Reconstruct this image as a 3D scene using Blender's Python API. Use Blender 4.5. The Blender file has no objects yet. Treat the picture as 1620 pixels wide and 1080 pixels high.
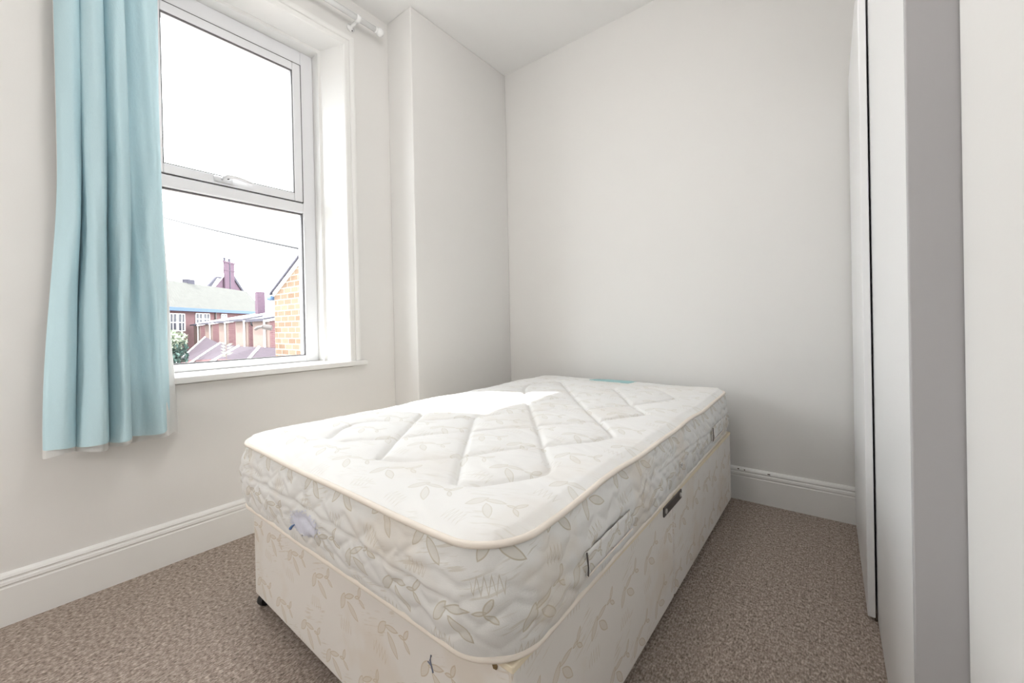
import bpy, bmesh, math, random
import numpy as np
from mathutils import Vector, Matrix

# ------------------------------------------------------------------ camera, light, exposure
SC = bpy.context.scene
COL = SC.collection
cam_d = bpy.data.cameras.new('camera')
cam = bpy.data.objects.new('camera', cam_d)
COL.objects.link(cam)
cam_d.sensor_width = 36.0
cam_d.lens = 639.189 / 1620 * 36.0
cam_d.shift_y = -26.24 / 1620
cam_d.clip_start = 0.02
cam_d.clip_end = 500
YAW, PIT, ROL = 0.6655289, -0.0047683, -0.0211801
_c, _s = math.cos(YAW), math.sin(YAW)
_fw = Vector((-_s, _c, 0)); _rt = Vector((_c, _s, 0)); _up = Vector((0, 0, 1))
_fw2 = _fw * math.cos(PIT) + _up * math.sin(PIT)
_up2 = _up * math.cos(PIT) - _fw * math.sin(PIT)
_rt3 = _rt * math.cos(ROL) + _up2 * math.sin(ROL)
_up3 = _up2 * math.cos(ROL) - _rt * math.sin(ROL)
M3 = Matrix((_rt3, _up3, -_fw2)).transposed()
cam.matrix_world = Matrix.Translation((2.24823554, 0.539500695, 1.0)) @ M3.to_4x4()
SC.camera = cam

SC.view_settings.view_transform = 'Standard'
SC.view_settings.look = 'None'
SC.view_settings.gamma = 1.0
SC.view_settings.use_curve_mapping = False
SC.view_settings.exposure = 0.0

W = bpy.data.worlds.new('sky'); SC.world = W
W.use_nodes = True
_bg = W.node_tree.nodes['Background']
_bg.inputs['Color'].default_value = (0.93, 0.96, 1.0, 1)
_bg.inputs['Strength'].default_value = 8.5

sun_d = bpy.data.lights.new('sun', 'SUN')
sun = bpy.data.objects.new('sun', sun_d); COL.objects.link(sun)
sun_d.energy = 10.0
sun_d.color = (1.0, 0.95, 0.88)
sun_d.angle = math.radians(0.6)
sun.rotation_euler = Vector((1.0, 0.5, -1.31)).to_track_quat('-Z', 'Y').to_euler()
sun.location = (-8, -3, 12)

R = random.Random(7)
PI = math.pi

# ------------------------------------------------------------------ node helpers
class NT:
    def __init__(self, name):
        self.m = bpy.data.materials.new(name); self.m.use_nodes = True
        self.t = self.m.node_tree; self.n = self.t.nodes
        self.b = self.n['Principled BSDF']
    def new(self, kind, **kw):
        nd = self.n.new(kind)
        for k, v in kw.items(): setattr(nd, k, v)
        return nd
    def link(self, a, b): self.t.links.new(a, b)
    def put(self, sock, v):
        if hasattr(v, 'links'): self.link(v, sock)
        else: sock.default_value = v
    def math(self, op, a, b=None, c=None, clamp=False):
        nd = self.new('ShaderNodeMath', operation=op, use_clamp=clamp)
        self.put(nd.inputs[0], a)
        if b is not None: self.put(nd.inputs[1], b)
        if c is not None: self.put(nd.inputs[2], c)
        return nd.outputs[0]
    def uv(self):
        return self.new('ShaderNodeUVMap', uv_map='UVMap').outputs[0]
    def obj(self):
        return self.new('ShaderNodeTexCoord').outputs['Object']
    def sep(self, v):
        nd = self.new('ShaderNodeSeparateXYZ'); self.link(v, nd.inputs[0]); return nd.outputs
    def comb(self, x, y, z=0.0):
        nd = self.new('ShaderNodeCombineXYZ')
        for i, q in enumerate((x, y, z)): self.put(nd.inputs[i], q)
        return nd.outputs[0]
    def noise(self, vec, scale, detail=2.0, rough=0.5):
        nd = self.new('ShaderNodeTexNoise')
        self.link(vec, nd.inputs['Vector'])
        nd.inputs['Scale'].default_value = scale
        nd.inputs['Detail'].default_value = detail
        nd.inputs['Roughness'].default_value = rough
        return nd.outputs['Fac']
    def ramp(self, fac, *stops):
        nd = self.new('ShaderNodeValToRGB'); e = nd.color_ramp.elements
        while len(e) < len(stops): e.new(0.5)
        for q, (p, c) in zip(e, stops):
            q.position = p; q.color = (*c, 1) if len(c) == 3 else c
        self.link(fac, nd.inputs[0]); return nd.outputs[0]
    def mix(self, fac, a, b, blend='MIX'):
        nd = self.new('ShaderNodeMix', data_type='RGBA', blend_type=blend)
        self.put(nd.inputs[0], fac)
        for i, q in ((6, a), (7, b)):
            if hasattr(q, 'links'): self.link(q, nd.inputs[i])
            else: nd.inputs[i].default_value = (*q, 1)
        return nd.outputs[2]
    def smooth(self, v, lo, hi):      # 1 below lo, 0 above hi
        nd = self.new('ShaderNodeMapRange', interpolation_type='SMOOTHSTEP')
        self.link(v, nd.inputs[0])
        nd.inputs[1].default_value = lo; nd.inputs[2].default_value = hi
        nd.inputs[3].default_value = 1.0; nd.inputs[4].default_value = 0.0
        return nd.outputs[0]
    def bump(self, h, strength, dist):
        nd = self.new('ShaderNodeBump')
        nd.inputs['Strength'].default_value = strength
        nd.inputs['Distance'].default_value = dist
        self.link(h, nd.inputs['Height']); self.link(nd.outputs[0], self.b.inputs['Normal'])
    def color(self, c):
        if hasattr(c, 'links'): self.link(c, self.b.inputs['Base Color'])
        else: self.b.inputs['Base Color'].default_value = (*c, 1)
    def rough(self, r): self.put(self.b.inputs['Roughness'], r)
    def spec(self, s): self.b.inputs['Specular IOR Level'].default_value = s

def mat_plain(name, c, rough=0.5, var=0.03, scale=6.0, metal=0.0, spec=0.4, bump=0.0):
    t = NT(name)
    f = t.noise(t.obj(), scale, 3)
    t.color(t.mix(f, tuple(x * (1 - var) for x in c), tuple(min(1, x * (1 + var)) for x in c)))
    t.rough(rough); t.spec(spec); t.b.inputs['Metallic'].default_value = metal
    if bump: t.bump(t.noise(t.obj(), scale * 20, 2), bump, 0.002)
    return t.m

def mat_wall(name, c):
    t = NT(name); o = t.obj()
    big = t.noise(o, 1.3, 3); fine = t.noise(o, 90, 3)
    col = t.mix(big, tuple(x * 0.975 for x in c), tuple(x * 1.015 for x in c))
    t.color(col); t.rough(0.62); t.spec(0.25)
    h = t.math('ADD', t.math('MULTIPLY', fine, 0.25), t.noise(o, 7, 4))
    t.bump(h, 0.12, 0.004)
    return t.m

def mat_carpet():
    t = NT('carpet_loop_pile'); o = t.obj(); x, y, z = t.sep(o)
    warp = t.noise(o, 14, 2)
    row = t.math('SINE', t.math('ADD', t.math('MULTIPLY', x, 2 * PI / 0.009), t.math('MULTIPLY', warp, 7.0)))
    ys = t.comb(t.math('MULTIPLY', x, 1.0), t.math('MULTIPLY', y, 0.45), 0.0)
    tuft = t.noise(ys, 210, 2, 0.6)
    med = t.noise(o, 70, 2, 0.6)
    big = t.noise(o, 2.2, 3)
    v = t.math('ADD', t.math('MULTIPLY', tuft, 0.62), t.math('MULTIPLY', med, 0.38))
    col = t.ramp(v, (0.32, (0.11, 0.085, 0.07)), (0.50, (0.36, 0.297, 0.255)), (0.68, (0.68, 0.59, 0.525)))
    dark = t.smooth(t.noise(o, 9, 2), 0.22, 0.36)
    col = t.mix(t.math('MULTIPLY', dark, 0.25), col, (0.14, 0.11, 0.09))
    col = t.mix(t.math('MULTIPLY', big, 0.22), col, (0.36, 0.29, 0.245))
    t.color(col); t.rough(0.95); t.spec(0.1)
    h = t.math('ADD', t.math('MULTIPLY', row, 0.16), tuft)
    t.bump(h, 0.55, 0.006)
    return t.m

def fabric(name, base, ink, strength, cell=(0.165, 0.175), stain=0.0, weave=0.25):
    """cream ticking printed with leaf pairs, scribbles and faint brush strokes"""
    t = NT(name); uv = t.uv(); u, v, _ = t.sep(uv)
    cw, ch = cell
    row = t.math('FLOOR', t.math('DIVIDE', v, ch))
    us = t.math('ADD', u, t.math('MULTIPLY', t.math('MODULO', t.math('ABSOLUTE', row), 2.0), cw * 0.46))
    colm = t.math('FLOOR', t.math('DIVIDE', us, cw))
    wn = t.new('ShaderNodeTexWhiteNoise', noise_dimensions='2D')
    t.link(t.comb(colm, row), wn.inputs['Vector'])
    rv = t.sep(wn.outputs['Color'])
    lu = t.math('SUBTRACT', t.math('SUBTRACT', us, t.math('MULTIPLY', colm, cw)), cw * 0.5)
    lv = t.math('SUBTRACT', t.math('SUBTRACT', v, t.math('MULTIPLY', row, ch)), ch * 0.5)
    lu = t.math('ADD', lu, t.math('MULTIPLY', t.math('SUBTRACT', rv[0], 0.5), 0.022))
    lv = t.math('ADD', lv, t.math('MULTIPLY', t.math('SUBTRACT', rv[1], 0.5), 0.022))
    rot = t.math('MULTIPLY', t.math('SUBTRACT', rv[2], 0.5), 0.5)
    vr = t.new('ShaderNodeVectorRotate', rotation_type='Z_AXIS')
    t.link(t.comb(lu, lv), vr.inputs['Vector']); t.link(rot, vr.inputs['Angle'])
    lu, lv, _ = t.sep(vr.outputs[0])
    mask = None
    def add(m):
        nonlocal mask
        mask = m if mask is None else t.math('MAXIMUM', mask, m)
    for (cx, cy, ang, a, b) in ((-0.034, 0.010, 62, 0.026, 0.0105), (0.000, 0.030, 18, 0.026, 0.0065),
                                (0.012, -0.004, -38, 0.030, 0.0095), (0.052, 0.052, 70, 0.017, 0.006),
                                (0.060, 0.028, -30, 0.015, 0.005), (0.040, 0.038, 15, 0.012, 0.004)):
        c, s = math.cos(math.radians(ang)), math.sin(math.radians(ang))
        du = t.math('SUBTRACT', lu, cx); dv = t.math('SUBTRACT', lv, cy)
        p = t.math('ADD', t.math('MULTIPLY', du, c), t.math('MULTIPLY', dv, s))
        q = t.math('SUBTRACT', t.math('MULTIPLY', dv, c), t.math('MULTIPLY', du, s))
        Rr = (a * a + b * b) / (2 * b); off = Rr - b
        q2 = t.math('ADD', t.math('ABSOLUTE', q), off)
        d = t.math('SUBTRACT', t.math('SQRT', t.math('ADD', t.math('MULTIPLY', p, p), t.math('MULTIPLY', q2, q2))), Rr)
        add(t.math('MULTIPLY', t.smooth(d, -0.0008, 0.0008), 0.40))
        add(t.smooth(t.math('ABSOLUTE', t.math('ADD', d, 0.0006)), 0.0006, 0.0019))
    # zigzag scribble
    sx = t.math('ADD', lu, 0.030); sy = t.math('ADD', lv, 0.052)
    tri = t.math('PINGPONG', t.math('MULTIPLY', sx, 2.0), 0.012)
    amp = t.math('MULTIPLY', t.math('SUBTRACT', tri, 0.006), 2.6)
    dz = t.math('ABSOLUTE', t.math('SUBTRACT', sy, amp))
    box = t.math('MULTIPLY', t.smooth(t.math('ABSOLUTE', sx), 0.026, 0.030), t.smooth(t.math('ABSOLUTE', sy), 0.018, 0.021))
    add(t.math('MULTIPLY', t.math('MULTIPLY', t.smooth(dz, 0.0020, 0.0050), box), 0.75))
    # dry brush strokes
    br = t.noise(t.comb(t.math('MULTIPLY', t.math('ADD', u, t.math('MULTIPLY', v, 0.35)), 16.0),
                        t.math('MULTIPLY', t.math('SUBTRACT', v, t.math('MULTIPLY', u, 0.35)), 160.0)), 1.0, 2)
    patch = t.noise(t.comb(u, v, 3.0), 9.0, 1)
    add(t.math('MULTIPLY', t.math('MULTIPLY', t.smooth(br, 0.36, 0.46), t.smooth(patch, 0.36, 0.44)), 0.5))
    o = t.obj()
    col = t.mix(t.math('MULTIPLY', mask, strength), base, ink)
    if stain:
        st = t.smooth(t.noise(t.comb(u, v, 9.0), 5.5, 3), 0.34, 0.50)
        col = t.mix(t.math('MULTIPLY', st, stain), col, (0.66, 0.52, 0.36))
    t.color(col); t.rough(0.72); t.spec(0.2)
    t.b.inputs['Sheen Weight'].default_value = 0.15
    h = t.math('ADD', t.math('MULTIPLY', t.noise(o, 700, 1), 0.5), t.noise(o, 38, 3))
    t.bump(h, weave, 0.0025)
    return t.m

def mat_brick(name, c1, c2, mortar, bw=0.225, rh=0.075, off=0.5):
    t = NT(name)
    nd = t.new('ShaderNodeTexBrick'); t.link(t.uv(), nd.inputs['Vector'])
    nd.offset = off
    for k, v in (('Color1', c1), ('Color2', c2), ('Mortar', mortar)): nd.inputs[k].default_value = (*v, 1)
    nd.inputs['Scale'].default_value = 1.0
    nd.inputs['Mortar Size'].default_value = 0.007
    nd.inputs['Mortar Smooth'].default_value = 0.3
    nd.inputs['Brick Width'].default_value = bw
    nd.inputs['Row Height'].default_value = rh
    n2 = t.noise(t.obj(), 5, 3)
    t.color(t.mix(t.math('MULTIPLY', n2, 0.35), nd.outputs['Color'], tuple(x * 1.25 for x in c2)))
    t.rough(0.9); t.spec(0.1)
    return t.m

def mat_slate(name, c, rows=0.22):
    t = NT(name)
    nd = t.new('ShaderNodeTexBrick'); t.link(t.uv(), nd.inputs['Vector'])
    nd.inputs['Color1'].default_value = (*[x * 0.92 for x in c], 1)
    nd.inputs['Color2'].default_value = (*[min(1, x * 1.08) for x in c], 1)
    nd.inputs['Mortar'].default_value = (*[x * 0.62 for x in c], 1)
    nd.inputs['Scale'].default_value = 1.0; nd.inputs['Mortar Size'].default_value = 0.012
    nd.inputs['Brick Width'].default_value = 0.4; nd.inputs['Row Height'].default_value = rows
    t.color(nd.outputs['Color']); t.rough(0.8); t.spec(0.2)
    return t.m

def mat_glass():
    t = NT('window_glass')
    tr = t.new('ShaderNodeBsdfTransparent'); tr.inputs[0].default_value = (0.97, 0.985, 0.98, 1)
    gl = t.new('ShaderNodeBsdfGlossy'); gl.inputs['Roughness'].default_value = 0.02
    lw = t.new('ShaderNodeLayerWeight'); lw.inputs[0].default_value = 0.5
    mx = t.new('ShaderNodeMixShader')
    t.link(t.math('MULTIPLY_ADD', t.math('POWER', lw.outputs['Facing'], 5.0), 0.6, 0.02), mx.inputs[0])
    t.link(tr.outputs[0], mx.inputs[1]); t.link(gl.outputs[0], mx.inputs[2])
    t.link(mx.outputs[0], t.n['Material Output'].inputs['Surface'])
    return t.m

def mat_cloth(name, c, transl, wr=0.35):
    t = NT(name); o = t.obj(); x, y, z = t.sep(o)
    slub = t.noise(t.comb(t.math('MULTIPLY', t.math('ADD', x, y), 260.0), t.math('MULTIPLY', z, 900.0)), 1.0, 2)
    col = t.mix(slub, tuple(q * 0.93 for q in c), tuple(min(1, q * 1.06) for q in c))
    t.color(col); t.rough(0.85); t.spec(0.15)
    crease = t.noise(t.comb(t.math('MULTIPLY', y, 9.0), t.math('MULTIPLY', x, 9.0), t.math('MULTIPLY', z, 5.0)), 3.0, 4, 0.6)
    h = t.math('ADD', t.math('MULTIPLY', slub, 0.08), crease)
    t.bump(h, wr, 0.012)
    tb = t.new('ShaderNodeBsdfTranslucent'); t.link(col, tb.inputs[0])
    mx = t.new('ShaderNodeMixShader'); mx.inputs[0].default_value = transl
    t.link(t.b.outputs[0], mx.inputs[1]); t.link(tb.outputs[0], mx.inputs[2])
    t.link(mx.outputs[0], t.n['Material Output'].inputs['Surface'])
    return t.m

MT = {}
MT['wall'] = mat_wall('painted_plaster_warm_white', (0.80, 0.788, 0.77))
MT['ceiling'] = mat_wall('ceiling_white_paint', (0.90, 0.895, 0.885))
MT['trim'] = mat_plain('white_gloss_paint', (0.84, 0.835, 0.82), 0.32, 0.012, 4)
MT['upvc'] = mat_plain('white_upvc', (0.84, 0.845, 0.87), 0.28, 0.008, 3)
MT['gasket'] = mat_plain('dark_gasket', (0.10, 0.095, 0.10), 0.6)
MT['carpet'] = mat_carpet()
MT['wardrobe'] = mat_plain('white_laminate', (0.85, 0.85, 0.855), 0.30, 0.008, 2)
MT['wardrobe_end_shade'] = mat_plain('end_board_painted_shade', (0.46, 0.45, 0.46), 0.5, 0.01, 2)  # shade on the wardrobe end put into the colour, darker than the doors
MT['glass'] = mat_glass()
MT['teal'] = mat_cloth('duck_egg_blue_cotton', (0.61, 0.81, 0.875), 0.18)
MT['lining'] = mat_cloth('white_lining_cotton', (0.86, 0.86, 0.85), 0.35)
MT['rail'] = mat_plain('white_enamelled_rail', (0.88, 0.88, 0.88), 0.25, 0.005)
MT['ticking_top'] = fabric('ticking_top', (0.86, 0.855, 0.845), (0.60, 0.56, 0.46), 0.48, stain=0.10)
MT['ticking_side'] = fabric('ticking_side', (0.77, 0.765, 0.75), (0.50, 0.44, 0.33), 0.75, cell=(0.15, 0.13), stain=0.25)
MT['ticking_base'] = fabric('ticking_base', (0.80, 0.765, 0.725), (0.56, 0.45, 0.31), 0.72, stain=0.22, weave=0.12)
MT['cream'] = mat_plain('cream_base_top', (0.83, 0.74, 0.58), 0.8, 0.08, 9)
MT['piping'] = mat_plain('cream_piping', (0.86, 0.79, 0.71), 0.7, 0.05, 30)
MT['darkmetal'] = mat_plain('dull_dark_metal', (0.13, 0.115, 0.11), 0.45, 0.1, 20, metal=0.6)
MT['steel'] = mat_plain('screw_steel', (0.75, 0.74, 0.72), 0.3, 0.05, 20, metal=0.9)
MT['blackplastic'] = mat_plain('black_plastic', (0.015, 0.015, 0.017), 0.5)
MT['tealsatin'] = mat_plain('faded_teal_satin', (0.36, 0.62, 0.63), 0.45, 0.25, 60)
MT['ink'] = mat_plain('blue_ink', (0.12, 0.24, 0.50), 0.6)
MT['inkpale'] = mat_plain('blue_ink_smear', (0.66, 0.67, 0.765), 0.8, 0.12, 80)
MT['inkdark'] = mat_plain('blue_grey_ink', (0.25, 0.27, 0.36), 0.7)
MT['brownburr'] = mat_plain('brown_scuffed_lining', (0.22, 0.15, 0.07), 0.9, 0.4, 120)
MT['brick_yellow'] = mat_brick('sandy_orange_brick', (0.125, 0.078, 0.052), (0.20, 0.143, 0.102), (0.33, 0.295, 0.25), 0.20, 0.072)
MT['brick_red'] = mat_brick('red_brick', (0.13, 0.068, 0.072), (0.17, 0.092, 0.095), (0.22, 0.17, 0.17), 0.30, 0.10)
MT['brick_plum'] = mat_brick('plum_red_brick', (0.10, 0.065, 0.09), (0.125, 0.08, 0.105), (0.16, 0.13, 0.15), 0.4, 0.14)
MT['slate_pale'] = mat_slate('pale_weathered_tiles', (0.092, 0.089, 0.081), 0.3)
MT['slate_dark'] = mat_slate('dark_slate', (0.07, 0.066, 0.085), 0.25)
MT['slate_plum'] = mat_slate('plum_roof_tiles', (0.048, 0.033, 0.046), 0.18)
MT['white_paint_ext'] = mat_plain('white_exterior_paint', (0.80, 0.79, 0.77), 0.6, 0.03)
MT['blue_paint_ext'] = mat_plain('blue_painted_gutter', (0.05, 0.10, 0.19), 0.5)
MT['render_cream'] = mat_plain('cream_render', (0.20, 0.145, 0.125), 0.85, 0.06, 2)
MT['ext_pane'] = mat_plain('dark_window_pane', (0.05, 0.05, 0.065), 0.25, 0.1, 2)
MT['leaf'] = mat_plain('pale_green_leaf', (0.08, 0.135, 0.115), 0.6, 0.25, 3)
MT['leaf_pale'] = mat_plain('silvery_leaf', (0.33, 0.37, 0.28), 0.6, 0.2, 3)
MT['bark'] = mat_plain('bark', (0.16, 0.12, 0.09), 0.9)
MT['ground'] = mat_plain('yard_ground', (0.22, 0.20, 0.19), 0.95, 0.2, 0.4)
MT['render_back'] = mat_plain('outer_wall_brick_paint', (0.45, 0.30, 0.25), 0.9)
MAT_CHIP = mat_plain('bare_wood_chip', (0.16, 0.13, 0.11), 0.8)
MT['cable'] = mat_plain('black_cable', (0.03, 0.03, 0.035), 0.6)

# ------------------------------------------------------------------ mesh helpers
def auto_uv(bm):
    lay = bm.loops.layers.uv.get('UVMap') or bm.loops.layers.uv.new('UVMap')
    bm.normal_update()
    for f in bm.faces:
        n = f.normal
        if abs(n.z) > 0.8: tx, ty = Vector((1, 0, 0)), Vector((0, 1, 0))
        else:
            tx = Vector((0, 0, 1)).cross(n)
            tx = tx.normalized() if tx.length > 1e-6 else Vector((1, 0, 0))
            ty = n.cross(tx)
        for l in f.loops: l[lay].uv = (l.vert.co.dot(tx), l.vert.co.dot(ty))

def link(name, me, mat, parent=None):
    o = bpy.data.objects.new(name, me); COL.objects.link(o)
    if mat is not None and not me.materials: me.materials.append(mat)
    if parent is not None:
        o.parent = parent
    return o

def ob(name, bm, mat, parent=None, smooth=False, uv=True, bevel=0.0, segs=2):
    bmesh.ops.recalc_face_normals(bm, faces=bm.faces)
    if uv: auto_uv(bm)
    me = bpy.data.meshes.new(name); bm.to_mesh(me); bm.free()
    if smooth: me.polygons.foreach_set('use_smooth', [True] * len(me.polygons))
    o = link(name, me, mat, parent)
    if bevel:
        md = o.modifiers.new('bevel', 'BEVEL'); md.width = bevel; md.segments = segs
        md.limit_method = 'ANGLE'; md.angle_limit = math.radians(40)
    return o

def empty(name, loc=(0, 0, 0)):
    o = bpy.data.objects.new(name, None); COL.objects.link(o); o.location = loc
    o.empty_display_size = 0.1
    return o

def tag(o, label, cat, group=None, kind=None):
    o['label'] = label; o['category'] = cat
    if group: o['group'] = group
    if kind: o['kind'] = kind
    return o

def struct(o): o['kind'] = 'structure'; return o

def box(bm, a, b):
    x0, y0, z0 = a; x1, y1, z1 = b
    v = [bm.verts.new(p) for p in ((x0,y0,z0),(x1,y0,z0),(x1,y1,z0),(x0,y1,z0),(x0,y0,z1),(x1,y0,z1),(x1,y1,z1),(x0,y1,z1))]
    for f in ((0,3,2,1),(4,5,6,7),(0,1,5,4),(1,2,6,5),(2,3,7,6),(3,0,4,7)): bm.faces.new([v[i] for i in f])
    return bm

def boxes(*ab):
    bm = bmesh.new()
    for a, b in ab: box(bm, a, b)
    return bm

def prism(bm, pts, vec):
    """polygon pts (3D) extruded along vec"""
    vec = Vector(vec)
    a = [bm.verts.new(p) for p in pts]; b = [bm.verts.new(Vector(p) + vec) for p in pts]
    n = len(pts)
    bm.faces.new(a[::-1]); bm.faces.new(b)
    for i in range(n): bm.faces.new((a[i], a[(i+1) % n], b[(i+1) % n], b[i]))
    return bm

def tube(bm, path, r, seg=8, closed=False, cap=True):
    path = [Vector(p) for p in path]; n = len(path); rings = []
    for i, p in enumerate(path):
        if closed: t = path[(i+1) % n] - path[i-1]
        else: t = path[min(i+1, n-1)] - path[max(i-1, 0)]
        t.normalize()
        u = t.cross(Vector((0, 0, 1)))
        if u.length < 1e-4: u = t.cross(Vector((0, 1, 0)))
        u.normalize(); w = u.cross(t)
        rr = r[i] if isinstance(r, (list, tuple)) else r
        rings.append([bm.verts.new(p + (u * math.cos(2*PI*k/seg) + w * math.sin(2*PI*k/seg)) * rr) for k in range(seg)])
    m = n if closed else n - 1
    for i in range(m):
        A, B = rings[i], rings[(i+1) % n]
        for k in range(seg): bm.faces.new((A[k], A[(k+1) % seg], B[(k+1) % seg], B[k]))
    if cap and not closed:
        bm.faces.new(rings[0][::-1]); bm.faces.new(rings[-1])
    return bm

def lathe(bm, prof, origin, axis, seg=16):
    """prof: list of (radius, height) about axis from origin"""
    axis = Vector(axis).normalized(); o = Vector(origin)
    u = axis.cross(Vector((0, 0, 1)))
    if u.length < 1e-4: u = Vector((1, 0, 0))
    u.normalize(); w = axis.cross(u); rings = []
    for r, h in prof:
        rings.append([bm.verts.new(o + axis*h + (u*math.cos(2*PI*k/seg) + w*math.sin(2*PI*k/seg))*max(r, 1e-5)) for k in range(seg)])
    for A, B in zip(rings, rings[1:]):
        for k in range(seg): bm.faces.new((A[k], A[(k+1) % seg], B[(k+1) % seg], B[k]))
    bm.faces.new(rings[0][::-1]); bm.faces.new(rings[-1])
    return bm

def grid_mesh(name, P, mat, parent=None, uv=None, closed_u=False, smooth=True):
    """P: array [nv, nu, 3]"""
    nv, nu, _ = P.shape
    me = bpy.data.meshes.new(name)
    idx = np.arange(nv * nu).reshape(nv, nu); faces = []
    for j in range(nv - 1):
        for i in range(nu if closed_u else nu - 1):
            i2 = (i + 1) % nu
            faces.append((idx[j, i], idx[j, i2], idx[j+1, i2], idx[j+1, i]))
    me.from_pydata(P.reshape(-1, 3).tolist(), [], [tuple(int(q) for q in f) for f in faces])
    if uv is not None:
        lay = me.uv_layers.new(name='UVMap'); k = 0
        for j in range(nv - 1):
            for i in range(nu if closed_u else nu - 1):
                for (jj, ii) in ((j, i), (j, i+1), (j+1, i+1), (j+1, i)):
                    lay.data[k].uv = (float(uv[jj, ii, 0]), float(uv[jj, ii, 1])); k += 1
    if smooth: me.polygons.foreach_set('use_smooth', [True] * len(me.polygons))
    me.update()
    return link(name, me, mat, parent)

# ------------------------------------------------------------------ room shell
H = 2.969; CBX = 0.2414; CBY = 2.1455; YB = 3.0733; XR = 2.425; YN = -0.75; AX = 3.0; AY = 1.53
OY0, OY1, OZ0, OZ1 = 0.84, 1.83, 0.795, 2.67          # window opening on the room face
WT = 0.36
struct(ob('floor', boxes(((-0.02, YN, -0.12), (AX + 0.1, YB + 0.1, 0.0))), MT['carpet']))
struct(ob('ceiling', boxes(((-WT, YN - 0.1, H), (AX + 0.1, YB + 0.1, H + 0.15))), MT['ceiling']))
bm = boxes(((-WT, YN - 0.1, -0.12), (0, OY0 - 0.02, H)), ((-WT, OY1 + 0.02, -0.12), (0, YB + 0.1, H)),
           ((-WT, OY0 - 0.02, -0.12), (0, OY1 + 0.02, OZ0 - 0.035)), ((-WT, OY0 - 0.02, OZ1 + 0.02), (0, OY1 + 0.02, H)))
struct(ob('wall_left', bm, MT['wall']))
bm = boxes(((0, CBY, 0), (CBX, YB, H)))
cbw = struct(ob('wall_chimney_breast', bm, MT['wall'], bevel=0.006, segs=3))
struct(ob('wall_back', boxes(((0, YB, -0.12), (AX + 0.1, YB + 0.1, H))), MT['wall']))
struct(ob('wall_right', boxes(((XR, YN, -0.12), (AX + 0.1, AY, H))), MT['wall']))
struct(ob('wall_alcove', boxes(((AX, AY, -0.12), (AX + 0.1, YB, H))), MT['wall']))
struct(ob('wall_near', boxes(((0, YN - 0.1, -0.12), (AX + 0.1, YN, H))), MT['wall']))

# skirting: (distance off the wall, height)
SK = [(0, 0), (0.020, 0), (0.020, 0.128), (0.0175, 0.132), (0.0175, 0.137), (0.021, 0.140), (0.0195, 0.150),
      (0.0145, 0.1535), (0.0145, 0.159), (0.0175, 0.162), (0.014, 0.170), (0.006, 0.176), (0, 0.177)]
def skirting(name, p0, p1, nrm, m0=0.0, m1=0.0):
    """run from p0 to p1 along the wall, profile pushed along nrm; m0/m1 mitre signs"""
    p0, p1, nrm = Vector(p0), Vector(p1), Vector(nrm); d = (p1 - p0).normalized()
    bm = bmesh.new()
    A = [bm.verts.new(p0 + nrm*a + d*(a*m0) + Vector((0, 0, h))) for a, h in SK]
    B = [bm.verts.new(p1 + nrm*a + d*(a*m1) + Vector((0, 0, h))) for a, h in SK]
    n = len(SK)
    for i in range(n): bm.faces.new((A[i], A[(i+1) % n], B[(i+1) % n], B[i]))
    bm.faces.new(A[::-1]); bm.faces.new(B)
    return struct(ob(name, bm, MT['trim']))
skirting('baseboard_left', (0, YN, 0), (0, CBY, 0), (1, 0, 0), 1, -1)
skirting('baseboard_chimney_side', (0, CBY, 0), (CBX, CBY, 0), (0, -1, 0), 1, 1)
skirting('baseboard_chimney', (CBX, CBY, 0), (CBX, YB, 0), (1, 0, 0), -1, -1)
skirting('baseboard_back', (CBX, YB, 0), (2.40, YB, 0), (0, -1, 0), 1, 0)
skirting('baseboard_right', (XR, YN, 0), (XR, AY, 0), (-1, 0, 0), 1, 0)

bb = bpy.data.objects['baseboard_back']
for cx_, cz_, l_ in ((1.842, 0.168, 0.008), (1.872, 0.167, 0.006), (1.985, 0.166, 0.012)):
    bm = boxes(((cx_ - l_/2, YB - 0.0172, cz_ - 0.0025), (cx_ + l_/2, YB - 0.0128, cz_ + 0.0025)))
    ob('paint_chip', bm, MAT_CHIP, bb)

# ------------------------------------------------------------------ window
win = struct(empty('window_1', (0, 1.335, OZ0)))
def wpart(name, bm, mat, parent=win, **k):
    o = ob(name, bm, mat, None, **k); o.parent = parent
    o.matrix_parent_inverse = Matrix.Translation(-Vector((0, 1.335, OZ0))) if parent is win else Matrix.Identity(4)
    return o
YC = 1.335
def mir(y): return 2 * YC - y
# splayed reveal linings (both sides) and head lining
rv = [(0, 1.83), (-0.15, 1.772), (-0.152, 1.757), (-0.34, 1.755), (-0.34, 1.852), (0, 1.852)]
bm = bmesh.new()
prism(bm, [(x, y, OZ0) for x, y in rv], (0, 0, 2.70 - OZ0))
wpart('reveal_lining', bm, MT['trim'])
bm = bmesh.new(); prism(bm, [(x, mir(y), OZ0) for x, y in rv], (0, 0, 2.70 - OZ0))
wpart('reveal_lining', bm, MT['trim'])
hd = [(0, 2.67), (-0.15, 2.668), (-0.152, 2.648), (-0.34, 2.645), (-0.34, 2.70), (0, 2.70)]
bm = bmesh.new(); prism(bm, [(x, OY0, z) for x, z in hd], (0, OY1 - OY0, 0))
wpart('head_lining', bm, MT['trim'])
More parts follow.
